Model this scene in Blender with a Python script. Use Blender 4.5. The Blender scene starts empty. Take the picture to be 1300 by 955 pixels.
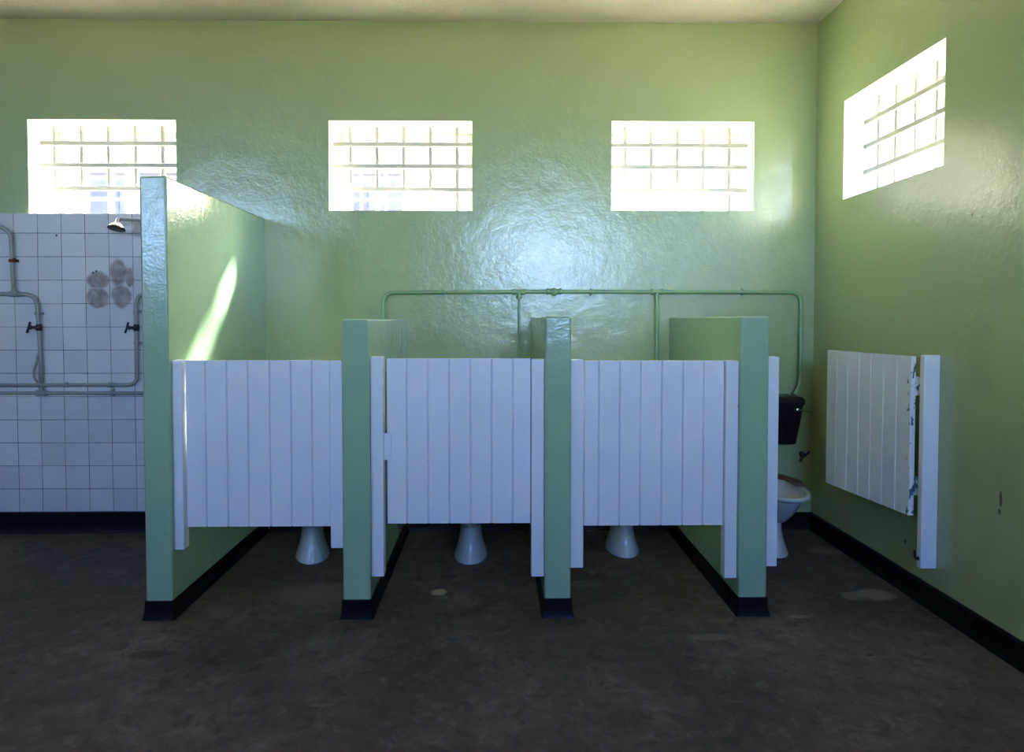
import bpy, bmesh, math, random
from mathutils import Vector, Matrix, noise as mnoise

random.seed(7)
scene = bpy.context.scene
COL = scene.collection
PI = math.pi

# ------------------------------------------------------------------ settings
scene.view_settings.view_transform = 'Standard'
scene.view_settings.look = 'None'
scene.view_settings.gamma = 1.0
scene.view_settings.use_curve_mapping = False
scene.view_settings.exposure = 1.45
scene.cycles.use_denoising = True
scene.cycles.max_bounces = 14
scene.cycles.diffuse_bounces = 8
scene.cycles.glossy_bounces = 4
scene.cycles.transparent_max_bounces = 12
scene.cycles.sample_clamp_indirect = 12.0
scene.cycles.caustics_reflective = False
scene.cycles.caustics_refractive = False

# ------------------------------------------------------------------ geometry constants (metres)
YB = 4.5          # painted back wall
XR = 2.10         # right wall
XL = -6.0         # left wall
YN = -2.6         # wall behind the photographer
HC = 3.33         # ceiling
WT = 0.36         # wall thickness
YF = 3.165        # cubicle fronts

# ------------------------------------------------------------------ materials
def new_mat(name):
    m = bpy.data.materials.new(name)
    m.use_nodes = True
    nt = m.node_tree
    b = nt.nodes['Principled BSDF']
    return m, nt, b

def N(nt, t, **kw):
    n = nt.nodes.new(t)
    for k, v in kw.items():
        if k.startswith('i_'):
            n.inputs[k[2:].replace('_', ' ')].default_value = v
        else:
            setattr(n, k, v)
    return n

def pos(nt):
    return N(nt, 'ShaderNodeNewGeometry').outputs['Position']

def objc(nt):
    return N(nt, 'ShaderNodeTexCoord').outputs['Object']

def noise(nt, vec, scale, detail=4, rough=0.55, dist=0.0):
    n = N(nt, 'ShaderNodeTexNoise')
    n.inputs['Scale'].default_value = scale
    n.inputs['Detail'].default_value = detail
    n.inputs['Roughness'].default_value = rough
    n.inputs['Distortion'].default_value = dist
    nt.links.new(vec, n.inputs['Vector'])
    return n.outputs['Fac']

def ramp(nt, fac, stops):
    r = N(nt, 'ShaderNodeValToRGB')
    while len(r.color_ramp.elements) < len(stops):
        r.color_ramp.elements.new(0.5)
    for e, (p, c) in zip(r.color_ramp.elements, stops):
        e.position = p
        e.color = (c, c, c, 1) if isinstance(c, (int, float)) else (*c, 1)
    nt.links.new(fac, r.inputs['Fac'])
    return r.outputs['Color']

def mix(nt, fac, a, b, mode='MIX'):
    m = N(nt, 'ShaderNodeMix', data_type='RGBA', blend_type=mode)
    for sock, v in ((m.inputs[0], fac), (m.inputs[6], a), (m.inputs[7], b)):
        if hasattr(v, 'links'):
            nt.links.new(v, sock)
        elif isinstance(v, (int, float)):
            sock.default_value = v
        else:
            sock.default_value = (*v, 1)
    return m.outputs[2]

def math_(nt, op, a, b=None, clamp=False):
    m = N(nt, 'ShaderNodeMath', operation=op, use_clamp=clamp)
    for i, v in enumerate((a, b)):
        if v is None:
            continue
        if hasattr(v, 'links'):
            nt.links.new(v, m.inputs[i])
        else:
            m.inputs[i].default_value = v
    return m.outputs[0]

def bump(nt, b, heights, strength=0.3, dist=0.01):
    """heights: list of (socket, weight)"""
    tot = None
    for s, w in heights:
        t = math_(nt, 'MULTIPLY', s, w)
        tot = t if tot is None else math_(nt, 'ADD', tot, t)
    bn = N(nt, 'ShaderNodeBump')
    bn.inputs['Strength'].default_value = strength
    bn.inputs['Distance'].default_value = dist
    nt.links.new(tot, bn.inputs['Height'])
    nt.links.new(bn.outputs[0], b.inputs['Normal'])

def ellipse_mask(nt, u, v, cu, cv, ru, rv, wob, soft=0.35):
    """1 inside a wobbly ellipse in two coordinates, 0 outside"""
    du = math_(nt, 'DIVIDE', math_(nt, 'SUBTRACT', u, cu), ru)
    dv = math_(nt, 'DIVIDE', math_(nt, 'SUBTRACT', v, cv), rv)
    d = math_(nt, 'ADD', math_(nt, 'MULTIPLY', du, du), math_(nt, 'MULTIPLY', dv, dv))
    d = math_(nt, 'ADD', d, math_(nt, 'MULTIPLY', math_(nt, 'SUBTRACT', wob, 0.5), 1.6))
    return math_(nt, 'DIVIDE', math_(nt, 'SUBTRACT', 1.0 + soft / 2, d), soft, clamp=True)

def painted(name, col, rough, var=0.06, *args, marks=(), **kw):
    m = painted_base(name, col, rough, var, *args, **kw)
    if marks:
        nt = m.node_tree
        b = nt.nodes['Principled BSDF']
        src = b.inputs['Base Color'].links[0].from_socket
        p = pos(nt)
        sep = N(nt, 'ShaderNodeSeparateXYZ')
        nt.links.new(p, sep.inputs[0])
        w = noise(nt, p, 40, 4)
        on_right = math_(nt, 'GREATER_THAN', sep.outputs['X'], 2.0)
        for (cu, cv, ru, rv) in marks:
            k = math_(nt, 'MULTIPLY', ellipse_mask(nt, sep.outputs['Y'], sep.outputs['Z'], cu, cv, ru, rv, w, 0.6), on_right)
            src = mix(nt, math_(nt, 'MULTIPLY', k, 0.8), src, (0.06, 0.045, 0.03))
        nt.links.new(src, b.inputs['Base Color'])
    return m

def painted_base(name, col, rough, var=0.06, b_str=0.35, b_dist=0.01, fine=70, coarse=7, coarse_w=1.0, fine_w=0.12, mid_w=0.15):
    m, nt, b = new_mat(name)
    p = pos(nt)
    f = noise(nt, p, 3.0, 5)
    c = mix(nt, ramp(nt, f, [(0.3, 0.0), (0.7, 1.0)]), tuple(x * (1 - var) for x in col), tuple(min(1, x * (1 + var)) for x in col))
    nt.links.new(c, b.inputs['Base Color'])
    r = ramp(nt, noise(nt, p, 9.0, 5), [(0.3, rough * 0.94), (0.7, rough * 1.08)])
    nt.links.new(r, b.inputs['Roughness'])
    bump(nt, b, [(noise(nt, p, coarse, 3), coarse_w), (noise(nt, p, fine, 3), fine_w), (noise(nt, p, 22, 3), mid_w)], b_str, b_dist)
    return m

M = {}
M['green'] = painted('green_gloss_paint', (0.37, 0.46, 0.225), 0.19, 0.012, 0.5, 0.009, fine=85, coarse=4.0, coarse_w=1.2, fine_w=0.22, mid_w=0.30,
                     marks=((2.795, .65, .008, .035), (2.80, .595, .007, .012), (3.45, .255, .010, .010), (3.0, 1.86, .008, .008)))
M['green_part'] = painted('green_enamel_paint', (0.32, 0.48, 0.29), 0.17, 0.012, 0.5, 0.008, fine=95, coarse=6, coarse_w=0.9, fine_w=0.24, mid_w=0.3)
for _k in ('green', 'green_part'):
    M[_k].node_tree.nodes['Principled BSDF'].inputs['IOR'].default_value = 1.62
M['green_pipe'] = painted('green_pipe_paint', (0.27, 0.42, 0.20), 0.3, 0.06, 0.2, 0.003)
M['reveal'] = painted('white_reveal_paint', (0.66, 0.67, 0.58), 0.45, 0.04, 0.3, 0.006)
M['white'] = painted('white_gloss_paint', (0.78, 0.79, 0.80), 0.33, 0.03, 0.25, 0.004, fine=120, coarse=14, coarse_w=0.6, fine_w=0.2, mid_w=0.3)
M['bar'] = painted('cream_bar_paint', (0.45, 0.44, 0.37), 0.4, 0.05, 0.2, 0.002)
M['frame'] = painted('white_frame_paint', (0.50, 0.49, 0.43), 0.4, 0.03, 0.2, 0.002)
M['ceiling'] = painted('ceiling_plaster', (0.64, 0.58, 0.48), 0.9, 0.05, 0.8, 0.012, fine=60, coarse=18, coarse_w=0.3, fine_w=0.6, mid_w=0.6)
M['black'] = painted('black_gloss_paint', (0.005, 0.005, 0.006), 0.42, 0.1, 0.3, 0.004)
M['black'].node_tree.nodes['Principled BSDF'].inputs['Specular IOR Level'].default_value = 0.18
M['plastic'] = painted('black_plastic', (0.006, 0.006, 0.008), 0.28, 0.1, 0.05, 0.001)
M['pipe'] = painted('grey_pipe_paint', (0.30, 0.31, 0.285), 0.38, 0.06, 0.3, 0.002)
M['tap'] = painted('dark_tap_metal', (0.012, 0.011, 0.012), 0.4, 0.3, 0.2, 0.001)
M['rust'] = painted('rusty_iron', (0.11, 0.035, 0.025), 0.75, 0.4, 0.5, 0.003)
M['china'] = painted('vitreous_china', (0.56, 0.58, 0.56), 0.035, 0.02, 0.02, 0.0005)
M['screed'] = painted('pale_mortar', (0.11, 0.105, 0.095), 0.8, 0.2, 0.4, 0.003)

def metal(name, col, rough):
    m, nt, b = new_mat(name)
    b.inputs['Metallic'].default_value = 1.0
    nt.links.new(ramp(nt, noise(nt, pos(nt), 40, 3), [(0.3, rough * .8), (0.7, rough * 1.3)]), b.inputs['Roughness'])
    b.inputs['Base Color'].default_value = (*col, 1)
    return m
M['chrome'] = metal('worn_chrome', (0.75, 0.75, 0.76), 0.15)

def wood_mat():
    m, nt, b = new_mat('brown_varnished_wood')
    p = pos(nt)
    mp = N(nt, 'ShaderNodeMapping')
    mp.inputs['Scale'].default_value = (60, 12, 60)
    nt.links.new(p, mp.inputs['Vector'])
    f = noise(nt, mp.outputs[0], 1.0, 6)
    nt.links.new(ramp(nt, f, [(0.3, (0.09, 0.035, 0.018)), (0.7, (0.20, 0.085, 0.04))]), b.inputs['Base Color'])
    b.inputs['Roughness'].default_value = 0.45
    return m
M['wood'] = wood_mat()

def glass_mat():
    m, nt, b = new_mat('window_glass')
    out = nt.nodes['Material Output']
    t = N(nt, 'ShaderNodeBsdfTransparent')
    t.inputs['Color'].default_value = (0.93, 0.95, 0.95, 1)
    g = N(nt, 'ShaderNodeBsdfGlossy')
    g.inputs['Roughness'].default_value = 0.05
    fr = N(nt, 'ShaderNodeFresnel')
    gm = N(nt, 'ShaderNodeNewGeometry')      # same reflectance on the way in and on the way out of the thin pane
    nt.links.new(math_(nt, 'SUBTRACT', 1.45, math_(nt, 'MULTIPLY', gm.outputs['Backfacing'], 1.45 - 1 / 1.45)), fr.inputs['IOR'])
    mx = N(nt, 'ShaderNodeMixShader')
    nt.links.new(fr.outputs[0], mx.inputs[0])
    nt.links.new(t.outputs[0], mx.inputs[1])
    nt.links.new(g.outputs[0], mx.inputs[2])
    nt.links.new(mx.outputs[0], out.inputs['Surface'])
    nt.nodes.remove(b)
    return m
M['glass'] = glass_mat()

def tile_mat():
    m, nt, b = new_mat('white_wall_tiles')
    p = pos(nt)
    sep = N(nt, 'ShaderNodeSeparateXYZ')
    nt.links.new(p, sep.inputs[0])
    X, Z = sep.outputs['X'], sep.outputs['Z']
    wob = noise(nt, p, 1.6, 2)
    cx = math_(nt, 'ADD', math_(nt, 'SUBTRACT', X, -2.821 - 0.1525 * 20), math_(nt, 'MULTIPLY', math_(nt, 'SUBTRACT', wob, 0.5), 0.008))
    cz = math_(nt, 'ADD', math_(nt, 'SUBTRACT', Z, 0.136), math_(nt, 'MULTIPLY', math_(nt, 'SUBTRACT', wob, 0.5), 0.006))
    cmb = N(nt, 'ShaderNodeCombineXYZ')
    nt.links.new(cx, cmb.inputs[0])
    nt.links.new(cz, cmb.inputs[1])
    br = N(nt, 'ShaderNodeTexBrick')
    br.offset = 0.0
    br.squash = 1.0
    br.inputs['Scale'].default_value = 1.0
    br.inputs['Brick Width'].default_value = 0.1525
    br.inputs['Row Height'].default_value = 0.1515
    br.inputs['Mortar Size'].default_value = 0.0022
    br.inputs['Mortar Smooth'].default_value = 0.3
    br.inputs['Bias'].default_value = 0.0
    br.inputs['Color1'].default_value = (0.60, 0.60, 0.61, 1)
    br.inputs['Color2'].default_value = (0.70, 0.70, 0.70, 1)
    br.inputs['Mortar'].default_value = (0, 0, 0, 1)
    nt.links.new(cmb.outputs[0], br.inputs['Vector'])
    g = ramp(nt, noise(nt, p, 4.0, 4), [(0.40, (0.035, 0.033, 0.035)), (0.66, (0.36, 0.36, 0.36))])
    col = mix(nt, br.outputs['Fac'], br.outputs['Color'], g)
    # grime with a shape of its own: four dabs of old adhesive and drips
    f = noise(nt, p, 26, 5)
    w2 = noise(nt, p, 14, 4)
    mask = None
    for (cu, cv, ru, rv) in ((-2.59, 1.655, .07, .055), (-2.455, 1.70, .055, .085), (-2.595, 1.535, .075, .065), (-2.44, 1.545, .065, .07), (-2.385, 1.665, .028, .06)):
        k = ellipse_mask(nt, X, Z, cu, cv, ru, rv, w2, 0.5)
        mask = k if mask is None else math_(nt, 'MAXIMUM', mask, k)
    stain = ramp(nt, f, [(0.3, (0.17, 0.125, 0.115)), (0.7, (0.42, 0.37, 0.36))])
    col = mix(nt, math_(nt, 'MULTIPLY', mask, 0.9), col, stain)
    dirt = ramp(nt, noise(nt, p, 2.2, 5), [(0.45, 0.0), (0.75, 0.25)])
    col = mix(nt, dirt, col, (0.36, 0.35, 0.35))
    for (cu, cv) in ((-2.85, 1.94), (-2.62, 1.70), (-2.60, 1.71)):
        col = mix(nt, ellipse_mask(nt, X, Z, cu, cv, .006, .006, w2, .5), col, (0.02, 0.02, 0.02))
    nt.links.new(col, b.inputs['Base Color'])
    rr = math_(nt, 'ADD', math_(nt, 'MULTIPLY', mask, 0.5), 0.34)
    nt.links.new(rr, b.inputs['Roughness'])
    bump(nt, b, [(math_(nt, 'SUBTRACT', 1.0, br.outputs['Fac']), 1.0), (noise(nt, p, 5, 2), 0.8)], 0.3, 0.003)
    return m
M['tile'] = tile_mat()

def floor_mat():
    m, nt, b = new_mat('worn_concrete_floor')
    p = pos(nt)
    sep = N(nt, 'ShaderNodeSeparateXYZ')
    nt.links.new(p, sep.inputs[0])
    X, Y = sep.outputs['X'], sep.outputs['Y']
    n1 = noise(nt, p, 1.1, 7, 0.62, 0.6)
    n2 = noise(nt, p, 5.5, 7, 0.65, 0.4)
    n3 = noise(nt, p, 40, 4)
    n4 = noise(nt, p, 13, 6, 0.7, 0.8)
    c = ramp(nt, n1, [(0.30, (0.050, 0.035, 0.027)), (0.5, (0.102, 0.076, 0.059)), (0.72, (0.195, 0.152, 0.118))])
    c = mix(nt, ramp(nt, n2, [(0.35, 0.65), (0.6, 0.0)]), c, (0.036, 0.026, 0.021))
    c = mix(nt, ramp(nt, n2, [(0.57, 0.0), (0.75, 0.7)]), c, (0.20, 0.185, 0.155))
    c = mix(nt, ramp(nt, n3, [(0.4, 0.25), (0.7, 0.0)]), c, (0.03, 0.027, 0.025))
    c = mix(nt, ramp(nt, n4, [(0.36, 0.7), (0.5, 0.0)]), c, (0.030, 0.022, 0.018))
    c = mix(nt, ramp(nt, n4, [(0.56, 0.0), (0.72, 0.55)]), c, (0.19, 0.165, 0.135))
    red = noise(nt, p, 2.7, 5)
    c = mix(nt, ramp(nt, red, [(0.60, 0.0), (0.72, 0.45)]), c, (0.09, 0.045, 0.038))
    w = noise(nt, p, 11, 5)
    for (cu, cv, ru, rv, col, a) in ((-0.30, 3.46, .040, .040, (.36, .34, .24), .85), (1.92, 3.40, .09, .07, (.24, .21, .17), .8), (1.80, 3.38, .06, .05, (.22, .2, .16), .6),
                                     (1.98, 4.05, .10, .06, (.20, .18, .15), .6), (-0.92, 3.45, .20, .12, (.13, .125, .11), .55), (0.95, 2.95, .10, .03, (.19, .18, .165), .5),
                                     (1.42, 3.15, .05, .02, (.24, .23, .22), .6), (-0.157, 3.99, .155, .185, (.16, .155, .14), .35), (0.62, 3.42, .03, .02, (.012, .01, .01), .8), (-1.45, 2.83, .09, .035, (.022, .019, .018), .7), (1.55, 2.78, .02, .01, (.01, .01, .01), .8)):
        c = mix(nt, math_(nt, 'MULTIPLY', ellipse_mask(nt, X, Y, cu, cv, ru, rv, w, 0.9), a), c, col)
    nt.links.new(c, b.inputs['Base Color'])
    nt.links.new(ramp(nt, n2, [(0.3, 0.5), (0.7, 0.75)]), b.inputs['Roughness'])
    b.inputs['Specular IOR Level'].default_value = 0.35
    bump(nt, b, [(n2, 1.0), (n3, 0.3)], 0.35, 0.006)
    return m
M['floor'] = floor_mat()

def door_mat(name, x0):
    """white gloss paint, chipped down to an older blue-green coat along one edge (local x > x0)"""
    m, nt, b = new_mat(name)
    p = objc(nt)
    sep = N(nt, 'ShaderNodeSeparateXYZ')
    nt.links.new(p, sep.inputs[0])
    mp = N(nt, 'ShaderNodeMapping')
    mp.inputs['Scale'].default_value = (1, 1, 0.55)
    nt.links.new(p, mp.inputs['Vector'])
    f = noise(nt, mp.outputs[0], 34, 3)
    edge = math_(nt, 'MULTIPLY', math_(nt, 'SUBTRACT', sep.outputs['X'], x0), 22.0, clamp=True)
    chip = math_(nt, 'MULTIPLY', math_(nt, 'SUBTRACT', math_(nt, 'ADD', f, math_(nt, 'MULTIPLY', edge, 0.10)), 0.63), 30.0, clamp=True)
    chip = math_(nt, 'MULTIPLY', chip, math_(nt, 'GREATER_THAN', sep.outputs['X'], x0))
    c = mix(nt, chip, (0.78, 0.79, 0.78), (0.04, 0.14, 0.17))
    nt.links.new(c, b.inputs['Base Color'])
    b.inputs['Roughness'].default_value = 0.33
    bump(nt, b, [(noise(nt, p, 20, 3), 0.6), (chip, -0.6)], 0.3, 0.003)
    return m
M['chipped'] = door_mat('chipped_white_paint', 0.655)
M['chipped_post'] = door_mat('chipped_post_paint', 0.022)

def outdoor(name, c1, c2, scale):
    m, nt, b = new_mat(name)
    nt.links.new(ramp(nt, noise(nt, pos(nt), scale, 6), [(0.3, c1), (0.7, c2)]), b.inputs['Base Color'])
    b.inputs['Roughness'].default_value = 0.95
    return m
M['sand'] = outdoor('pale_sandy_ground', (0.55, 0.46, 0.33), (0.66, 0.56, 0.42), 0.8)
M['render_wall'] = outdoor('weathered_render', (0.046, 0.043, 0.050), (0.060, 0.057, 0.066), 0.6)
M['dark_opening'] = outdoor('dark_opening', (0.035, 0.033, 0.042), (0.05, 0.048, 0.056), 1.5)
M['roofing'] = outdoor('grey_roofing', (0.25, 0.24, 0.24), (0.3, 0.29, 0.28), 1.0)

# ------------------------------------------------------------------ object helpers
def link(name, bm, mats, parent=None, smooth=False, loc=(0, 0, 0), rotz=0.0, auto=None):
    bmesh.ops.recalc_face_normals(bm, faces=bm.faces)
    me = bpy.data.meshes.new(name)
    bm.to_mesh(me)
    bm.free()
    for mt in (mats if isinstance(mats, (list, tuple)) else [mats]):
        me.materials.append(mt)
    if smooth:
        for f in me.polygons:
            f.use_smooth = True
        if auto:
            me.set_sharp_from_angle(angle=math.radians(auto))
    o = bpy.data.objects.new(name, me)
    o.location = loc
    o.rotation_euler = (0, 0, rotz)
    COL.objects.link(o)
    if smooth and auto:       # keep the large flat faces flat next to their rounded edges
        wn = o.modifiers.new('weighted_normals', 'WEIGHTED_NORMAL')
        wn.keep_sharp = True
        wn.weight = 100
    if parent:
        o.parent = parent
    return o

def thing(name, label, cat, loc=(0, 0, 0), rotz=0.0, group=None):
    o = bpy.data.objects.new(name, None)
    o.empty_display_size = 0.1
    o.location = loc
    o.rotation_euler = (0, 0, rotz)
    COL.objects.link(o)
    o['label'] = label
    o['category'] = cat
    if group:
        o['group'] = group
    return o

def tag(o, label, cat, group=None):
    o['label'] = label
    o['category'] = cat
    if group:
        o['group'] = group
    return o

def struct(o):
    o['kind'] = 'structure'
    return o

def box(bm, x0, x1, y0, y1, z0, z1, bevel=0.0, seg=2):
    vs = [bm.verts.new((x, y, z)) for x in (x0, x1) for y in (y0, y1) for z in (z0, z1)]
    idx = ((0, 1, 3, 2), (4, 6, 7, 5), (0, 4, 5, 1), (2, 3, 7, 6), (0, 2, 6, 4), (1, 5, 7, 3))
    fs = [bm.faces.new([vs[i] for i in q]) for q in idx]
    if bevel > 0:
        es = list({e for f in fs for e in f.edges})
        bmesh.ops.bevel(bm, geom=es, offset=bevel, segments=seg, profile=0.5, affect='EDGES')

def ring_loft(bm, rings, cap0=True, cap1=True):
    """rings: list of lists of points, equal length"""
    rows = [[bm.verts.new(p) for p in r] for r in rings]
    n = len(rows[0])
    for a, b in zip(rows, rows[1:]):
        for i in range(n):
            bm.faces.new((a[i], a[(i + 1) % n], b[(i + 1) % n], b[i]))
    if cap0:
        bm.faces.new(rows[0][::-1])
    if cap1:
        bm.faces.new(rows[-1])

def round_path(pts, rad, seg=6):
    """polyline with rounded corners"""
    P = [Vector(p) for p in pts]
    out = [P[0]]
    for i in range(1, len(P) - 1):
        a, b, c = P[i - 1], P[i], P[i + 1]
        d1, d2 = (a - b), (c - b)
        r = min(rad, d1.length * 0.49, d2.length * 0.49)
        s, e = b + d1.normalized() * r, b + d2.normalized() * r
        for k in range(seg + 1):
            t = k / seg
            out.append(s * (1 - t) ** 2 + b * 2 * t * (1 - t) + e * t ** 2)
    out.append(P[-1])
    return out

def tube(bm, pts, r, n=12, bend=0.06):
    path = round_path(pts, bend) if len(pts) > 2 else [Vector(p) for p in pts]
    rings = []
    up = Vector((0.13, 0.2, 1)).normalized()
    prev = None
    for i, p in enumerate(path):
        t = (path[min(i + 1, len(path) - 1)] - path[max(i - 1, 0)]).normalized()
        if prev is None:
            u = t.orthogonal().normalized()
        else:
            u = (prev - t * prev.dot(t)).normalized()
        prev = u
        v = t.cross(u)
        rr = r[i] if isinstance(r, (list, tuple)) else r
        rings.append([p + (u * math.cos(2 * PI * k / n) + v * math.sin(2 * PI * k / n)) * rr for k in range(n)])
    ring_loft(bm, rings)

def lathe(bm, prof, origin, axis, n=20):
    """prof: (radius, height) list along axis from origin"""
    ax = Vector(axis).normalized()
    u = ax.orthogonal().normalized()
    v = ax.cross(u)
    o = Vector(origin)
    rings = [[o + ax * h + (u * math.cos(2 * PI * k / n) + v * math.sin(2 * PI * k / n)) * max(r, 1e-4) for k in range(n)] for r, h in prof]
    ring_loft(bm, rings)

# ------------------------------------------------------------------ room shell
def wall_holes(name, a0, a1, z0, z1, holes, inner, outer, axis, mats):
    """Wall in the plane axis=inner, thickness to outer; a = the running coordinate.
    holes: (a0, a1, z0, z1). material 0 = wall paint, 1 = reveal paint"""
    bm = bmesh.new()
    A = sorted({a0, a1, *[h[0] for h in holes], *[h[1] for h in holes]})
    Z = sorted({z0, z1, *[h[2] for h in holes], *[h[3] for h in holes]})
    def P(a, d, z):
        return (a, d, z) if axis == 'Y' else (d, a, z)
    def inside(a, z):
        return any(h[0] < a < h[1] and h[2] < z < h[3] for h in holes)
    cache = {}
    def V(a, d, z):
        k = (round(a, 5), round(d, 5), round(z, 5))
        if k not in cache:
            cache[k] = bm.verts.new(P(a, d, z))
        return cache[k]
    for i in range(len(A) - 1):
        for j in range(len(Z) - 1):
            if inside((A[i] + A[i + 1]) / 2, (Z[j] + Z[j + 1]) / 2):
                continue
            for d in (inner, outer):
                bm.faces.new([V(A[i], d, Z[j]), V(A[i + 1], d, Z[j]), V(A[i + 1], d, Z[j + 1]), V(A[i], d, Z[j + 1])])
            # side faces towards holes or the wall's ends
            for (ea, eb, na, nz) in (((A[i], Z[j]), (A[i], Z[j + 1]), A[i] - 1e-4, None), ((A[i + 1], Z[j]), (A[i + 1], Z[j + 1]), A[i + 1] + 1e-4, None),
                                     ((A[i], Z[j]), (A[i + 1], Z[j]), None, Z[j] - 1e-4), ((A[i], Z[j + 1]), (A[i + 1], Z[j + 1]), None, Z[j + 1] + 1e-4)):
                ma = na if na is not None else (A[i] + A[i + 1]) / 2
                mz = nz if nz is not None else (Z[j] + Z[j + 1]) / 2
                out = ma < a0 or ma > a1 or mz < z0 or mz > z1
                hole = inside(ma, mz)
                if out or hole:
                    f = bm.faces.new([V(ea[0], inner, ea[1]), V(eb[0], inner, eb[1]), V(eb[0], outer, eb[1]), V(ea[0], outer, ea[1])])
                    f.material_index = 1 if hole else 0
    return struct(link(name, bm, mats))

W1 = (-3.034, -2.082, 2.086, 2.690)
W2 = (-1.095, -0.162, 2.108, 2.690)
W3 = (0.752, 1.690, 2.112, 2.694)
WR = (3.205, 4.140, 2.124, 2.716)
back_holes = [W1, W2, W3]
rear_holes = [(-5.05, -3.65, 2.25, 3.2), (-0.1, 1.85, 1.9, 2.95)]
left_holes = []
PAINT = [M['green'], M['reveal']]
wall_holes('wall_back', XL - WT, XR + WT, -0.1, HC + 0.1, back_holes, YB, YB + WT, 'Y', PAINT)
wall_holes('wall_right', YN, YB, -0.1, HC + 0.1, [WR], XR, XR + WT, 'X', PAINT)
wall_holes('wall_left', YN, YB, -0.1, HC + 0.1, left_holes, XL, XL - WT, 'X', PAINT)
wall_holes('wall_front', XL - WT, XR + WT, -0.1, HC + 0.1, rear_holes, YN, YN - WT, 'Y', PAINT)

bm = bmesh.new(); box(bm, XL, XR, YN, YB, -0.1, 0.0)
struct(link('floor', bm, M['floor']))
bm = bmesh.new(); box(bm, XL, XR, YN, YB, HC, HC + 0.12)
struct(link('ceiling', bm, M['ceiling']))
bm = bmesh.new(); box(bm, XL - WT - 0.25, XR + WT + 0.25, YN - WT - 0.25, YB + WT + 0.12, HC + 0.12, HC + 0.26)
struct(link('roof', bm, M['roofing']))

# tiled lower part of the shower wall
bm = bmesh.new(); box(bm, XL, -1.636, 4.482, YB, 0.0, 2.082, 0.003, 1)
struct(link('wall_shower', bm, M['tile']))

# black skirting bands
def skirting(name, quad_axis, a0, a1, face, out, h, th=0.016, foot=0.012):
    """a painted band with a rounded top and a small coved foot"""
    bm = bmesh.new()
    prof = [(0, 0), (th + foot, 0), (th + foot * 0.35, 0.02), (th, 0.045), (th, h - 0.008), (th - 0.006, h), (0, h)]
    rings = []
    for a in (a0, a1):
        rings.append([((a, face + out * d, z) if quad_axis == 'X' else (face + out * d, a, z)) for d, z in prof])
    ring_loft(bm, rings)
    return struct(link(name, bm, M['black']))
skirting('baseboard_shower', 'X', XL, -1.65, 4.482, -1, 0.136)
skirting('baseboard_back', 'X', -1.50, XR, YB, -1, 0.108)
skirting('baseboard_right', 'Y', YN, YB, XR, -1, 0.112, 0.014)
skirting('baseboard_left', 'Y', YN, YB, XL, 1, 0.112)
skirting('baseboard_front', 'X', XL, XR, YN, 1, 0.112)

# ------------------------------------------------------------------ windows: frame, mullion and panes, with bars in front
def make_window(n, hole, axis, inner, sgn, panes=2):
    a0, a1, z0, z1 = hole
    w = bpy.data.objects.new('window_%d' % n, None)
    w.empty_display_size = 0.1
    COL.objects.link(w)
    struct(w)
    dmid = inner + sgn * 0.335
    def B(bm, A0, A1, D0, D1, Z0, Z1, bev=0.0):
        D0, D1 = sorted((D0, D1))
        if axis == 'Y':
            box(bm, A0, A1, D0, D1, Z0, Z1, bev, 1)
        else:
            box(bm, D0, D1, A0, A1, Z0, Z1, bev, 1)
    w.location = ((a0 + a1) / 2, dmid, z0) if axis == 'Y' else (dmid, (a0 + a1) / 2, z0)
    off = Vector(w.location)
    def put(name, bm, m):
        bmesh.ops.translate(bm, verts=bm.verts, vec=-off)
        return link(name, bm, m, w)
    t = 0.045
    bm = bmesh.new()
    d0, d1 = dmid - 0.02, dmid + 0.02
    B(bm, a0, a1, d0, d1, z1 - t, z1, .004)
    B(bm, a0, a1, d0, d1, z0, z0 + t * .8, .004)
    B(bm, a0, a0 + t, d0, d1, z0 + t * .8, z1 - t, .004)
    B(bm, a1 - t, a1, d0, d1, z0 + t * .8, z1 - t, .004)
    put('window_frame', bm, M['frame'])
    edges = [a0 + t + (a1 - a0 - 2 * t) * k / panes for k in range(panes + 1)]
    for e in edges[1:-1]:
        bm = bmesh.new()
        B(bm, e - .03, e + .03, d0 - .004, d1 + .004, z0 + t * .8, z1 - t, .004)
        put('mullion', bm, M['frame'])
    for p, q in zip(edges, edges[1:]):
        bm = bmesh.new()
        B(bm, p + .0, q - .0, dmid - .002, dmid + .002, z0 + t * .8, z1 - t)
        put('pane', bm, M['glass'])

def make_bars(label, hole, axis, inner, sgn, zs, as_):
    a0, a1, z0, z1 = hole
    d = inner + sgn * 0.134
    loc = ((a0 + a1) / 2, d, z0) if axis == 'Y' else (d, (a0 + a1) / 2, z0)
    g = thing('window_bars', label, 'bars', loc, group='bars across the high windows')
    off = Vector(loc)
    for z in zs:
        bm = bmesh.new()
        if axis == 'Y':
            box(bm, a0 - .02, a1 + .02, d - .012, d + .010, z - .0145, z + .0145, .003, 1)
        else:
            box(bm, d - .010, d + .012, a0 - .02, a1 + .02, z - .0145, z + .0145, .003, 1)
        bmesh.ops.translate(bm, verts=bm.verts, vec=-off)
        link('horizontal_bar', bm, M['bar'], g)
    for a in as_:
        bm = bmesh.new()
        dd = d + sgn * 0.022
        r = 0.0140
        p = [(a, dd, z0 - .02), (a, dd, z1 + .02)] if axis == 'Y' else [(dd, a, z0 - .02), (dd, a, z1 + .02)]
        tube(bm, p, r, 12)
        bmesh.ops.translate(bm, verts=bm.verts, vec=-off)
        link('vertical_bar', bm, M['bar'], g, smooth=True, auto=50)

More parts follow.
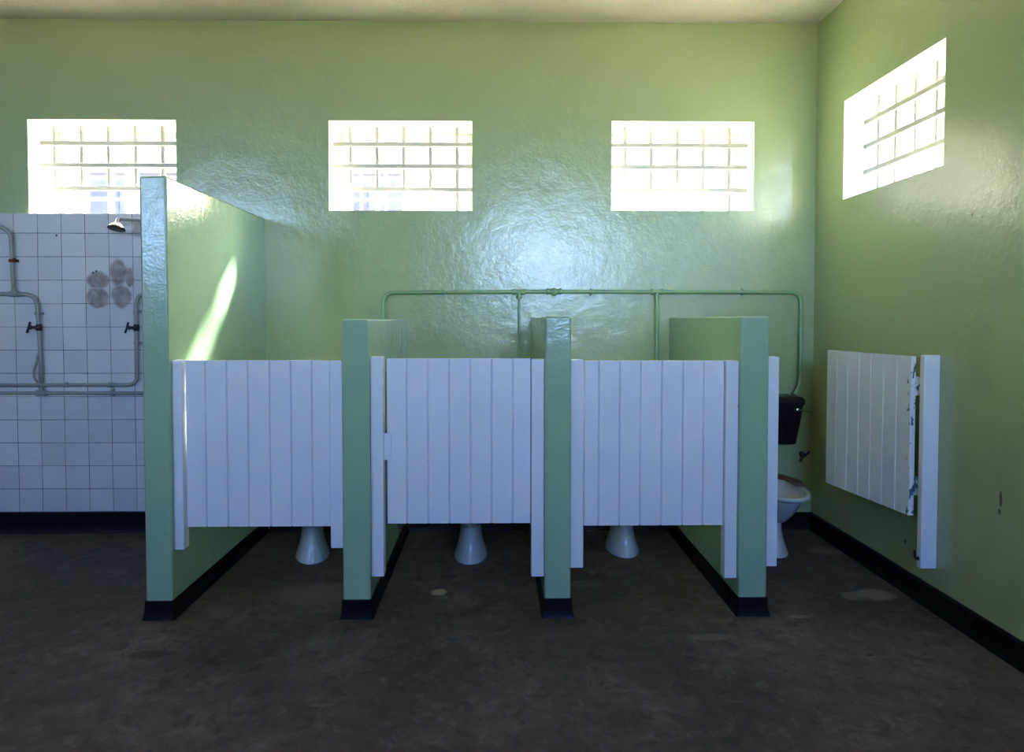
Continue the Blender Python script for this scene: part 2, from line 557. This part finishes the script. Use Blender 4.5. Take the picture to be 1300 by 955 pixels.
ZB = (2.270, 2.424, 2.570)
make_window(1, W1, 'Y', YB, 1)
make_window(2, W2, 'Y', YB, 1)
make_window(3, W3, 'Y', YB, 1)
make_window(4, WR, 'X', XR, 1)
make_bars('white painted steel bars in the window above the tiled shower wall', W1, 'Y', YB, 1, ZB, [-2.600 + .1795 * k for k in (-2, -1, 0, 1, 2)])
make_bars('white painted steel bars in the middle one of three back-wall windows', W2, 'Y', YB, 1, ZB, [-0.628 + .179 * k for k in (-2, -1, 0, 1, 2)])
make_bars('white painted steel bars in the back-wall window nearest the right corner', W3, 'Y', YB, 1, ZB, [1.222 + .177 * k for k in (-2, -1, 0, 1, 2)])
make_bars('white painted steel bars in the window in the right-hand wall', WR, 'X', XR, 1, [z + .018 for z in ZB], [3.672 + .179 * k for k in (-2, -1, 0, 1, 2)])
for i, h in enumerate(rear_holes):
    make_window(5 + i, h, 'Y', YN, -1)
for i, h in enumerate(left_holes):
    make_window(7 + i, h, 'X', XL, -1)

# ------------------------------------------------------------------ cubicle partitions
def partition(label, x0, x1, top, band=0.088):
    root = thing('cubicle_partition', label, 'partition', ((x0 + x1) / 2, YF, 0))
    w = (x1 - x0) / 2
    D = YB - YF
    bm = bmesh.new()
    # slightly uneven plaster: a subdivided rounded slab
    box(bm, -w, w, 0, D - 0.001, 0.0, top, 0.0)
    es = [e for e in bm.edges if (e.verts[0].co.y < .01 and e.verts[1].co.y < .01) or (e.verts[0].co.z > top - .01 and e.verts[1].co.z > top - .01)]
    bmesh.ops.bevel(bm, geom=es, offset=0.012, segments=4, profile=0.5, affect='EDGES')
    link('wall_panel', bm, M['green_part'], root, smooth=True, auto=35)
    # black band round the foot, flaring into a small cove at floor level
    bm = bmesh.new()
    rings = []
    for (z, o) in ((0, .015), (.010, .012), (.03, .008), (.05, .006), (band - .004, .005), (band, .002)):
        rings.append([(-w - o, D - .03, z), (-w - o, -o + .004, z), (-w - o + .004, -o, z), (w + o - .004, -o, z), (w + o, -o + .004, z), (w + o, D - .03, z)])
    ring_loft(bm, rings)
    link('base_band', bm, M['black'], root)['label'] = 'black painted band at the foot'
    return root
partition('tall green partition wall between the showers and the cubicles', -1.636, -1.513, 2.055)
partition('low green partition nearest the tall one, left of the central cubicle door', -0.721, -0.592, 1.399)
partition('low green partition right of the central cubicle door', 0.222, 0.346, 1.411)
partition('low green partition nearest the right wall, beside the open cubicle', 1.139, 1.272, 1.413)

# ------------------------------------------------------------------ door posts
def post(label, x0, x1, z0, z1, y0=3.193, y1=3.252, bev=0.006, hook=False, mat='white', stop=None):
    c = (x0 + x1) / 2
    bm = bmesh.new()
    box(bm, x0 - c, x1 - c, 0, y1 - y0, 0, z1 - z0, bev, 2)
    if stop:      # rebate behind the door's edge
        box(bm, x0 - c + .004, stop - c, .049, y1 - y0 + .02, .2, z1 - z0 - .012, .002, 1)
    if not hook:
        return tag(link('door_post', bm, M[mat], None, True, (c, y0, z0), auto=40), label, 'post', 'white posts that carry the cubicle doors')
    root = thing('door_post', label, 'post', (c, y0, z0), group='white posts that carry the cubicle doors')
    link('post', bm, M['white'], root, True, auto=40)
    bm = bmesh.new()
    x = x0 - c
    tube(bm, [(x + .002, .018, .045), (x - .012, .018, .042), (x - .018, .017, .055), (x - .02, .016, .085)], .006, 10, .012)
    lathe(bm, [(.0095, 0), (.0095, .005)], (x + .0005, .018, .045), (-1, 0, 0), 12)
    link('hook', bm, M['tap'], root, True, auto=40)['label'] = 'small black bent hook'
    return root
post('white post on the right face of the tall green partition', -1.513, -1.468, 0.316, 1.209)
post('white post on the left face of the low partition nearest the tall one', -0.783, -0.721, 0.320, 1.205)
post('white post left of the central door, beyond its dark gap', -0.592, -0.533, 0.183, 1.223)
post('white post at the right edge of the central door', 0.161, 0.222, 0.179, 1.211)
post('white post left of the third door, its foot ending above the floor', 0.346, 0.408, 0.220, 1.208)
post('white post with a chipped right edge at the third door', 1.079, 1.139, 0.166, 1.203, mat='chipped_post')
post('white post on the right face of the last low partition, by the toilet', 1.272, 1.331, 0.222, 1.222)
post('white post fixed to the right wall beside the open door', 2.022, 2.100, 0.205, 1.228, 3.197, 3.232, hook=True)

# ------------------------------------------------------------------ plank doors
def door_panel(width, height, grooves, th=0.025, mat='white', parent=None):
    """tongue-and-groove boards: a plan profile with V grooves on the room side, extruded upwards.
    local x 0..width, front at y=0"""
    prof = [(0.0, 0.003), (0.003, 0.0)]
    for g in grooves:
        prof += [(g - .0050, 0.0), (g - .0016, .0050), (g - .0012, .0120), (g + .0012, .0120), (g + .0016, .0050), (g + .0050, 0.0)]
    prof += [(width - .003, 0.0), (width, 0.003), (width, th), (0.0, th)]
    bm = bmesh.new()
    ring_loft(bm, [[(x + (0.0015 if i == 0 else 0) * 0, y, z) for x, y in prof] for i, z in enumerate((0.0, height))])
    return link('door_panel', bm, M[mat], parent)

def hinge(parent, x, z, side, h=0.085, y=-0.004):
    """butt hinge: two leaves and a knuckle"""
    bm = bmesh.new()
    box(bm, min(x, x - side * .026), max(x, x - side * .026), y, y + .005, z, z + h, .001, 1)
    box(bm, min(x, x + side * .022), max(x, x + side * .022), y + .004, y + .009, z, z + h, .001, 1)
    for k in range(3):
        lathe(bm, [(.0035, 0), (.006, .001), (.006, h / 3 - .003), (.0035, h / 3 - .002)], (x, y - .002, z + k * h / 3 + .001), (0, 0, 1), 12)
    return link('hinge', bm, M['white'], parent, True, auto=40)

GD = 'white plank doors of the toilet cubicles'
def closed_door(label, x0, x1, z0, z1, grooves, hinge_side, y=3.213, latch=None):
    root = thing('cubicle_door', label, 'door', (x0, y, z0), group=GD)
    door_panel(x1 - x0, z1 - z0, [g - x0 for g in grooves], parent=root)
    if latch:
        zl0, zl1 = latch
        bm = bmesh.new()
        box(bm, -.0155, .020, -.005, .0, zl0 - z0, zl1 - z0, .0015, 1)
        box(bm, .006, .020, -.010, -.004, zl0 - z0 + .02, zl1 - z0 - .02, .002, 1)
        link('latch', bm, M['white'], root)['label'] = 'white painted latch plate'
    for z in (.14, z1 - z0 - .22):   # hinges on the cubicle side of the door
        xh = .008 if hinge_side < 0 else (x1 - x0) - .008
        bm = bmesh.new()
        for k in range(3):
            lathe(bm, [(.004, 0), (.006, .001), (.006, .027), (.004, .028)], (xh, .034, z + k * .029), (0, 0, 1), 12)
        box(bm, min(xh, xh - hinge_side * .05), max(xh, xh - hinge_side * .05), .0245, .0295, z, z + .087, .001, 1)
        link('hinge', bm, M['white'], root, True, auto=40)
    return root
closed_door('closed white plank door beside the tall green partition', -1.460, -0.786, 0.420, 1.205, [-1.368, -1.269, -1.170, -1.068, -0.969, -0.871], -1)
closed_door('closed white plank door of the central cubicle, dark gap at its left edge', -0.519, 0.158, 0.431, 1.213, [-0.426, -0.326, -0.226, -0.126, -0.026, 0.074], 1, latch=(0.735, 0.862))
closed_door('closed white plank door third from the tall partition, next to the open cubicle', 0.412, 1.076, 0.417, 1.202, [0.481, 0.580, 0.679, 0.780, 0.881, 0.979], 1)

# the fourth door stands open against the right wall
fx, fy, nx, ny = 1.923, 3.945, 2.004, 3.268
ang = math.atan2(ny - fy, nx - fx)
dw = math.hypot(nx - fx, ny - fy)
root = thing('cubicle_door', 'open white plank door with chipped paint, standing against the right wall', 'door', (fx, fy, 0.443), ang, GD)
door_panel(dw, 0.776, [dw * k / 7 for k in range(1, 7)], mat='chipped', parent=root)
for z in (0.10, 0.585):
    bm = bmesh.new()
    box(bm, dw - .002, dw + .003, .0, .022, z, z + .095, .001, 1)
    box(bm, dw + .003, dw + .034, .020, .030, z + .004, z + .091, .001, 1)
    for k in range(3):
        lathe(bm, [(.004, 0), (.0075, .001), (.0075, .029), (.004, .030)], (dw + .009, .024, z + .002 + k * .031), (0, 0, 1), 12)
    link('hinge', bm, M['chipped'], root, True, auto=40)

# ------------------------------------------------------------------ toilets
def egg(hx, yf, yb, z, n=40, flat=0.0, e=2.0):
    """closed egg-shaped ring; y runs from yf (front) to yb (back); widest point a little behind the middle"""
    cy = yf + (yb - yf) * 0.55
    pts = []
    for k in range(n):
        a = 2 * PI * k / n
        c, s = math.cos(a), math.sin(a)
        x = hx * math.copysign(abs(c) ** (2 / e), c)
        y = cy + ((yb - cy) if s > 0 else (cy - yf)) * math.copysign(abs(s) ** (2 / (e + (0.6 if s > 0 else 0))), s)
        pts.append((x, y, z))
    return pts

def toilet(label, x, y, rotz=0.0, seat=False):
    root = thing('toilet', label, 'toilet', (x, y, 0), rotz, 'white pedestal toilets in the cubicles')
    R = [(.098, 0.0, .330, 0.0), (.100, -.002, .332, .006), (.094, .006, .326, .026), (.084, .019, .318, .055), (.073, .033, .312, .092), (.066, .043, .312, .135),
         (.063, .046, .322, .180), (.066, .041, .340, .222), (.071, .026, .362, .256), (.083, -.008, .386, .290), (.106, -.060, .404, .322), (.134, -.118, .418, .350),
         (.158, -.172, .428, .371), (.170, -.199, .431, .379), (.179, -.210, .434, .383), (.181, -.213, .435, .392), (.178, -.209, .433, .400), (.168, -.198, .428, .404),
         (.150, -.178, .330, .403), (.142, -.168, .318, .396), (.136, -.160, .310, .370), (.122, -.135, .296, .330), (.095, -.085, .270, .270), (.058, -.02, .21, .215), (.03, .04, .15, .200)]
    bm = bmesh.new()
    ring_loft(bm, [egg(hx, yf, yb, z) for hx, yf, yb, z in R])
    link('bowl', bm, M['china'], root, smooth=True, auto=60)
    # moulded scallop ridge under the rim, as on old pedestal pans
    bm = bmesh.new()
    for s in (-1, 1):
        pts = []
        for k in range(15):
            t = k / 14
            a = -PI / 2 + s * (0.05 + 1.05 * t)
            z = 0.300 + 0.058 * math.sin(t * PI * .5) ** 1.5
            # radius of the bowl at that height
            for (h0, f0, b0, z0), (h1, f1, b1, z1) in zip(R[7:13], R[8:14]):
                if z0 <= z <= z1:
                    q = (z - z0) / (z1 - z0)
                    hx, yf, yb = h0 + (h1 - h0) * q, f0 + (f1 - f0) * q, b0 + (b1 - b0) * q
            cy = yf + (yb - yf) * .55
            pts.append((hx * math.cos(a) * 1.0, cy + (cy - yf) * math.sin(a) * 1.0, z))
        tube(bm, pts, .006, 8, .01)
    link('bowl_ridge', bm, M['china'], root, smooth=True)
    if seat:
        bm = bmesh.new()
        rings = []
        for k in range(17):
            a = math.radians(-22 + 112 * k / 16)
            wdt = 0.030
            c, s = math.cos(a), math.sin(a)
            cyy = .145
            ry = .215
            def P(off, z):
                return ((.158 + off) * c, cyy + (ry + off) * s, z)
            jag = .004 * math.sin(k * 2.1)
            rings.append([P(-wdt + jag, .404), P(-wdt - .002 + jag, .414), P(-wdt + .006 + jag, .424), P(.006, .428), P(wdt * .8, .422), P(wdt * .85, .410), P(wdt * .7, .404)])
        ring_loft(bm, rings)
        link('broken_seat', bm, M['wood'], root, smooth=True, auto=45)['label'] = 'broken piece of brown wooden seat on the rim'
    return root
toilet('white toilet pedestal showing below the door beside the tall partition', -1.055, 3.870, math.radians(14))
toilet('white toilet pedestal showing below the central cubicle door', -0.157, 3.850)
toilet('white toilet pedestal showing below the third cubicle door', 0.762, 3.942)
toilet('white pedestal toilet with broken brown wooden seat in the open cubicle', 1.655, 3.930, 0.0, True)

# mortar fillet round the central pedestal's foot
# black plastic cistern over the toilet in the open cubicle
def rrect(hx, y0, y1, z, r=0.03, n=6):
    pts = []
    for (cx, cy, a0) in ((hx - r, y1 - .004, 0), (-hx + r, y1 - .004, 90), (-hx + r, y0 + r, 180), (hx - r, y0 + r, 270)):
        rr_ = r if cy < (y0 + y1) / 2 else .004
        if rr_ < r:
            cx = math.copysign(hx - .004, cx)
        for k in range(n + 1):
            a = math.radians(a0 + 90 * k / n)
            pts.append((cx + rr_ * math.cos(a), cy + rr_ * math.sin(a), z))
    return pts
cx, cyb = 1.735, YB
root = thing('toilet_cistern', 'black plastic cistern with chrome lever on the wall above the toilet', 'cistern', (cx, cyb, 0.585))
bm = bmesh.new()
ring_loft(bm, [rrect(.195, -.125, -.002, .0, .03), rrect(.208, -.138, -.002, .006, .035), rrect(.222, -.150, -.002, .10, .035), rrect(.236, -.160, -.002, .20, .035), rrect(.243, -.166, -.002, .262, .035)])
link('tank', bm, M['plastic'], root, True, auto=50)
bm = bmesh.new()
ring_loft(bm, [rrect(.250, -.173, -.002, .262, .037), rrect(.252, -.175, -.002, .276, .037), rrect(.250, -.172, -.002, .296, .037), rrect(.238, -.158, -.002, .312, .04), rrect(.20, -.13, -.01, .318, .04)])
link('lid', bm, M['plastic'], root, True, auto=50)
bm = bmesh.new()
lathe(bm, [(.017, 0), (.017, .006), (.012, .012), (.009, .02), (.011, .024), (.004, .028)], (.185, -.163, .235), (0, -1, 0), 18)
tube(bm, [(.185, -.182, .235), (.215, -.184, .230), (.262, -.186, .224)], [.006, .0055, .0055, .0055, .0055, .0055, .0055, .0055, .007], 10, .02)
link('flush_lever', bm, M['chrome'], root, True, auto=45)['label'] = 'chrome flush lever'
bm = bmesh.new()
tube(bm, [(-.08, -.08, .004), (-.08, -.08, -.14), (-.08, -.11, -.20)], .019, 14, .05)
link('flush_pipe', bm, M['plastic'], root, True)

# black stop tap on the back wall below the cistern
root = thing('stop_tap', 'small black stop tap on the back wall below the cistern', 'tap', (2.03, YB, 0.50))
bm = bmesh.new()
lathe(bm, [(.018, 0), (.018, .006), (.010, .008), (.010, .03), (.014, .034), (.014, .046), (.008, .05)], (0, 0, 0), (0, -1, 0), 16)
tube(bm, [(0, -.036, 0), (-.02, -.04, -.028), (-.024, -.042, -.045)], .009, 10, .01)
link('tap_body', bm, M['tap'], root, True, auto=45)
bm = bmesh.new()
tube(bm, [(-.006, -.052, -.006), (.030, -.055, .026)], .0065, 10)
lathe(bm, [(.007, 0), (.007, .012)], (0, -.046, 0), (0, -1, 0), 12)
link('handle', bm, M['tap'], root, True, auto=45)

# ------------------------------------------------------------------ green water pipe along the back wall
root = thing('water_pipe', 'green painted water pipe running along the back wall above the low partitions', 'pipe', (0.6, YB, 1.575))
OFF = Vector((0.6, YB, 1.575))
def L(x, y, z):
    return Vector((x, y, z)) - OFF
yp = YB - 0.026
def part(name, fn, mat, parent=root, smooth=True, auto=45):
    bm = bmesh.new()
    fn(bm)
    return link(name, bm, mat, parent, smooth, auto=auto)
part('pipe', lambda b: tube(b, [L(-.742, yp, .35), L(-.742, yp, 1.572), L(.3, yp, 1.579), L(2.003, yp, 1.575), L(2.003, yp, 1.0), L(1.985, yp - .03, .955), L(1.945, yp - .05, .905)], .0125, 14, .075), M['green_pipe'])
for xd, r in ((.145, .0085), (1.05, .0115)):
    part('drop_pipe', lambda b: tube(b, [L(xd, yp, 1.577), L(xd, yp, .88)], r, 12), M['green_pipe'])
    part('tee', lambda b: (lathe(b, [(.012, -.04), (.019, -.038), (.019, -.026), (.0155, -.022), (.0155, .022), (.019, .026), (.019, .038), (.012, .04)], L(xd, yp, 1.577), (1, 0, 0), 16),
                           lathe(b, [(.015, 0), (.015, .026), (.019, .028), (.019, .042), (.012, .044)], L(xd, yp, 1.577), (0, 0, -1), 16)), M['green_pipe'])
part('valve', lambda b: (lathe(b, [(.012, -.05), (.020, -.048), (.020, -.034), (.016, -.03), (.017, -.016), (.023, -.006), (.023, .006), (.017, .016), (.016, .03), (.020, .034), (.020, .048), (.012, .05)], L(.374, yp, 1.580), (1, 0, 0), 16),
                         lathe(b, [(.014, 0), (.014, .02), (.018, .022), (.018, .032), (.008, .036)], L(.374, yp - .006, 1.577), (0, -1, -.35), 16)), M['green_pipe'])
for xc in (-.35, .62, 1.62):
    part('pipe_clip', lambda b: (lathe(b, [(.0145, -.009), (.0165, -.008), (.0165, .008), (.0145, .009)], L(xc, yp, 1.577), (1, 0, 0), 16), box(b, *(sum(([v - .006, v + .006] for v in (xc - OFF.x,)), [])), -.02, -.001, -.022, .026)), M['green_pipe'])
for zc in (1.30,):
    part('pipe_clip', lambda b: (lathe(b, [(.0145, -.009), (.0175, -.008), (.0175, .008), (.0145, .009)], L(2.003, yp, zc), (0, 0, 1), 16), box(b, 2.003 - OFF.x - .03, 2.003 - OFF.x + .03, -.012, -.001, zc - OFF.z - .006, zc - OFF.z + .006)), M['green_pipe'])
    part('pipe_clip', lambda b: (lathe(b, [(.0135, -.009), (.016, -.008), (.016, .008), (.0135, .009)], L(1.05, yp, zc), (0, 0, 1), 16), box(b, 1.05 - OFF.x - .026, 1.05 - OFF.x + .026, -.012, -.001, zc - OFF.z - .006, zc - OFF.z + .006)), M['green_pipe'])

# ------------------------------------------------------------------ shower plumbing on the tiled wall
YT = 4.482
ys = YT - 0.022
def pipe_thing(label, loc):
    return thing('shower_pipe', label, 'pipe', loc, group='grey pipes on the shower wall')
def clampbm(b, p, axis, r=.016, wide=.055, plate=True):
    p = Vector(p)
    lathe(b, [(r * .85, -.011), (r * 1.15, -.010), (r * 1.15, .010), (r * .85, .011)], p, axis, 16)
    if plate:
        if abs(axis[2]) > .5:
            box(b, p.x - wide / 2, p.x + wide / 2, .006, .0215, p.z - .008, p.z + .008, .001, 1)
        else:
            box(b, p.x - .008, p.x + .008, .006, .0215, p.z - wide / 2, p.z + wide / 2, .001, 1)

# lower main
o = Vector((-2.95, ys, 0.920))
root = pipe_thing('lowest grey pipe running straight along the shower tiles', o)
bm = bmesh.new(); tube(bm, [(XL + .001 - o.x, 0, .002), (-1.638 - o.x, 0, -.002)], .0125, 14)
link('pipe', bm, M['pipe'], root, True)
for xc in (-3.62, -2.50):
    bm = bmesh.new(); clampbm(bm, (xc - o.x, 0, 0), (1, 0, 0)); link('pipe_clamp', bm, M['pipe'], root, True, auto=40)
bm = bmesh.new()
lathe(bm, [(.013, -.035), (.019, -.033), (.019, -.02), (.016, -.018), (.016, .018), (.019, .02), (.019, .033), (.013, .035)], (-2.955 - o.x, 0, 0), (1, 0, 0), 16)
lathe(bm, [(.013, .012), (.016, .014), (.016, .038), (.012, .040)], (-2.955 - o.x, 0, 0), (0, 0, 1), 16)
link('tee', bm, M['pipe'], root, True, auto=40)

# second main, turning up to the right-hand shower
o = Vector((-2.50, ys, 0.972))
root = PIPE_R = pipe_thing('grey pipe just above the lowest one, bending up at its right end', o)
bm = bmesh.new()
tube(bm, [(XL + .001 - o.x, 0, 0), (-2.335 - o.x, 0, 0), (-2.335 - o.x, 0, .59), (-2.12 - o.x, 0, .59), (-2.12 - o.x, 0, 1.045), (-2.22 - o.x, -.03, 1.055), (-2.37 - o.x, -.122, 1.054)], .0115, 14, .07)
link('pipe', bm, M['pipe'], root, True)
for (xc, zc, ax) in ((-2.51, .972, (1, 0, 0)), (-2.80, .972, (1, 0, 0)), (-2.335, 1.45, (0, 0, 1)), (-2.335, 1.245, (0, 0, 1))):
    bm = bmesh.new(); clampbm(bm, (xc - o.x, 0, zc - o.z), ax, .0145, .05 if ax[2] else .034); link('pipe_clamp', bm, M['pipe'], root, True, auto=40)

# left riser with its valve run
o = Vector((-2.956, ys, 0.93))
root = PIPE_L = pipe_thing('grey pipe rising past a tap and bending left, at the left edge of the tiles', o)
bm = bmesh.new()
tube(bm, [(.002, 0, .055), (.0, 0, .30), (-.016, 0, .63), (-.27, 0, .632), (XL + .001 - o.x, 0, .632)], .013, 14, .085)
link('pipe', bm, M['pipe'], root, True)
bm = bmesh.new()
tube(bm, [(-.160, 0, .632), (-.166, -.002, .83), (-.168, -.006, 1.03), (-.25, -.03, 1.075), (-.42, -.12, 1.06)], .0125, 14, .07)
link('riser', bm, M['pipe'], root, True)
bm = bmesh.new()
lathe(bm, [(.013, -.03), (.018, -.028), (.018, .028), (.013, .03)], (-.160, 0, .632), (1, 0, 0), 16)
lathe(bm, [(.015, 0), (.018, .02), (.018, .032), (.013, .034)], (-.160, 0, .632), (0, 0, 1), 16)
link('tee', bm, M['pipe'], root, True, auto=40)
bm = bmesh.new(); clampbm(bm, (-.010, 0, .505), (0, 0, 1), .016, .055); link('pipe_clamp', bm, M['pipe'], root, True, auto=40)
bm = bmesh.new(); clampbm(bm, (-.166, 0, .845), (0, 0, 1), .017, .06); 
lathe(bm, [(.006, 0), (.009, .002), (.009, .012), (.003, .014)], (-.145, -.002, .853), (0, -1, 0), 10)
link('rusty_clamp', bm, M['rust'], root, True, auto=40)['label'] = 'rust-red pipe clamp'
bm = bmesh.new()
tube(bm, [(-.004, -.012, .245), (-.014, -.014, .19), (-.036, -.014, .135), (-.036, -.012, .09), (-.018, -.004, .058)], .008, 12, .05)
link('bypass_pipe', bm, M['pipe'], root, True)

def shower_tap(label, x, z):
    root = thing('shower_tap', label, 'tap', (x, ys - .012, z), group='black taps on the shower pipes')
    bm = bmesh.new()
    lathe(bm, [(.013, -.012), (.015, 0), (.015, .012), (.010, .016), (.009, .030), (.013, .032), (.013, .042), (.006, .044)], (0, 0, 0), (-.9, -.45, 0), 14)
    lathe(bm, [(.015, -.022), (.017, -.018), (.017, .018), (.015, .022)], (0, .012, 0), (0, 0, 1), 14)
    link('tap_body', bm, M['tap'], root, True, auto=45)
    bm = bmesh.new()
    h = Vector((-.9, -.45, 0)).normalized() * .046
    tube(bm, [h + Vector((.006, 0, .036)), h + Vector((-.004, 0, 0)), h + Vector((-.016, 0, -.034))], .0065, 10, .01)
    lathe(bm, [(.006, 0), (.006, .012)], h - Vector((-.9, -.45, 0)).normalized() * .006, (-.9, -.45, 0), 10)
    link('handle', bm, M['tap'], root, True, auto=45)
    return root
shower_tap('black tap on the left rising pipe of the shower wall', -2.960, 1.345)
shower_tap('black tap on the shower pipe next to the tall green partition', -2.335, 1.343)

def shower_head(pipe, x, y, z, dirn):
    d = Vector(dirn).normalized()
    p = Vector((x, y, z)) - Vector(pipe.location)
    bm = bmesh.new()
    lathe(bm, [(.010, -.012), (.013, -.006), (.014, .014), (.020, .022), (.034, .032), (.046, .044), (.048, .050)], p, d, 24)
    h = link('shower_head', bm, M['chrome'], pipe, True, auto=45)
    h['label'] = 'chrome shower head'
    bm = bmesh.new()
    lathe(bm, [(.049, 0), (.052, .003), (.052, .012), (.046, .016), (.002, .013)], p + d * .048, d, 24)
    link('spray_face', bm, M['tap'], h, True, auto=45)['label'] = 'dark spray face'
shower_head(PIPE_R, -2.372, 4.335, 2.018, (-.12, -.2, -.97))
shower_head(PIPE_L, -3.376, 4.340, 1.990, (-.2, -.3, -.93))

# ------------------------------------------------------------------ outdoors
bm = bmesh.new(); box(bm, -60, 60, -60, 80, -0.45, -0.12)
struct(link('ground', bm, M['sand']))
root = thing('building', 'pale building seen faintly through the bars of the left windows', 'building', (-5.5, 17.0, -0.12))
bm = bmesh.new(); box(bm, -11.0, 3.2, 0, 6, 0, 5.1); link('wall', bm, M['render_wall'], root)
bm = bmesh.new(); box(bm, -11.2, 3.4, -.25, 6.2, 5.1, 5.3); link('roof', bm, M['roofing'], root)
for k in range(9):
    bm = bmesh.new(); box(bm, -10.6 + k * 1.52, -9.85 + k * 1.52, -.03, .02, 3.75, 4.65); link('window', bm, M['dark_opening'], root)

# ------------------------------------------------------------------ light: sun, sky, and sampling portals in the window openings
sun = bpy.data.lights.new('sun', 'SUN')
sun.energy = 36.0
sun.angle = math.radians(6.0)
sun.color = (1.0, 0.95, 0.87)
so = bpy.data.objects.new('sun', sun)
COL.objects.link(so)
so.rotation_euler = Vector((-0.76, -1.0, -1.0)).to_track_quat('-Z', 'Y').to_euler()
so.location = (6, 12, 10)

w = bpy.data.worlds.new('sky')
scene.world = w
w.use_nodes = True
nt = w.node_tree
bg = nt.nodes['Background']
tc = N(nt, 'ShaderNodeTexCoord')
sp = N(nt, 'ShaderNodeSeparateXYZ')
nt.links.new(tc.outputs['Generated'], sp.inputs[0])
# sunny side (north, +Y) is a bright white haze, the other side a clear blue
side = math_(nt, 'ADD', math_(nt, 'MULTIPLY', sp.outputs['Y'], 0.6), 0.5, clamp=True)
el = ramp(nt, sp.outputs['Z'], [(0.0, 0.0), (0.55, 1.0)])
low = ramp(nt, sp.outputs['Z'], [(0.05, 0.0), (0.38, 1.0)])
blue = mix(nt, low, (1.0, 1.36, 2.15), (0.20, 0.46, 1.55))
warm = mix(nt, el, (0.36, 0.32, 0.25), (0.40, 0.40, 0.38))
sky = mix(nt, side, blue, warm)
# bright haze round the sun
dp = N(nt, 'ShaderNodeVectorMath', operation='DOT_PRODUCT')
nt.links.new(tc.outputs['Generated'], dp.inputs[0])
dp.inputs[1].default_value = Vector((0.76, 1.0, 1.0)).normalized()
glow = math_(nt, 'POWER', math_(nt, 'MAXIMUM', dp.outputs['Value'], 0.0), 16.0)
sky = mix(nt, 1.0, sky, mix(nt, glow, (0, 0, 0), (10.0, 8.9, 7.1)), 'ADD')
nt.links.new(sky, bg.inputs['Color'])
bg.inputs['Strength'].default_value = 9.0

def portal(hole, axis, d, facing):
    a0, a1, z0, z1 = hole
    l = bpy.data.lights.new('window_portal', 'AREA')
    l.shape = 'RECTANGLE'
    l.size = a1 - a0
    l.size_y = z1 - z0
    l.cycles.is_portal = True
    o = bpy.data.objects.new('window_portal', l)
    COL.objects.link(o)
    c = ((a0 + a1) / 2, d, (z0 + z1) / 2) if axis == 'Y' else (d, (a0 + a1) / 2, (z0 + z1) / 2)
    o.location = c
    o.rotation_euler = Vector(facing).to_track_quat('-Z', 'Z').to_euler()
for h in back_holes:
    portal(h, 'Y', YB + WT + .01, (0, -1, 0))
portal(WR, 'X', XR + WT + .01, (-1, 0, 0))
for h in rear_holes:
    portal(h, 'Y', YN - WT - .01, (0, 1, 0))
for h in left_holes:
    portal(h, 'X', XL - WT - .01, (1, 0, 0))

# ------------------------------------------------------------------ camera
cam = bpy.data.cameras.new('camera')
co = bpy.data.objects.new('camera', cam)
COL.objects.link(co)
co.location = (0, 0, 1.40)
co.rotation_euler = (math.radians(90 - 1.784), 0, math.radians(-0.859))
cam.sensor_fit = 'HORIZONTAL'
cam.sensor_width = 36
cam.lens = 867 / 1300 * 36
cam.shift_x = 6 / 1300
cam.shift_y = -45.5 / 1300
cam.clip_start = 0.05
cam.clip_end = 300
scene.camera = co
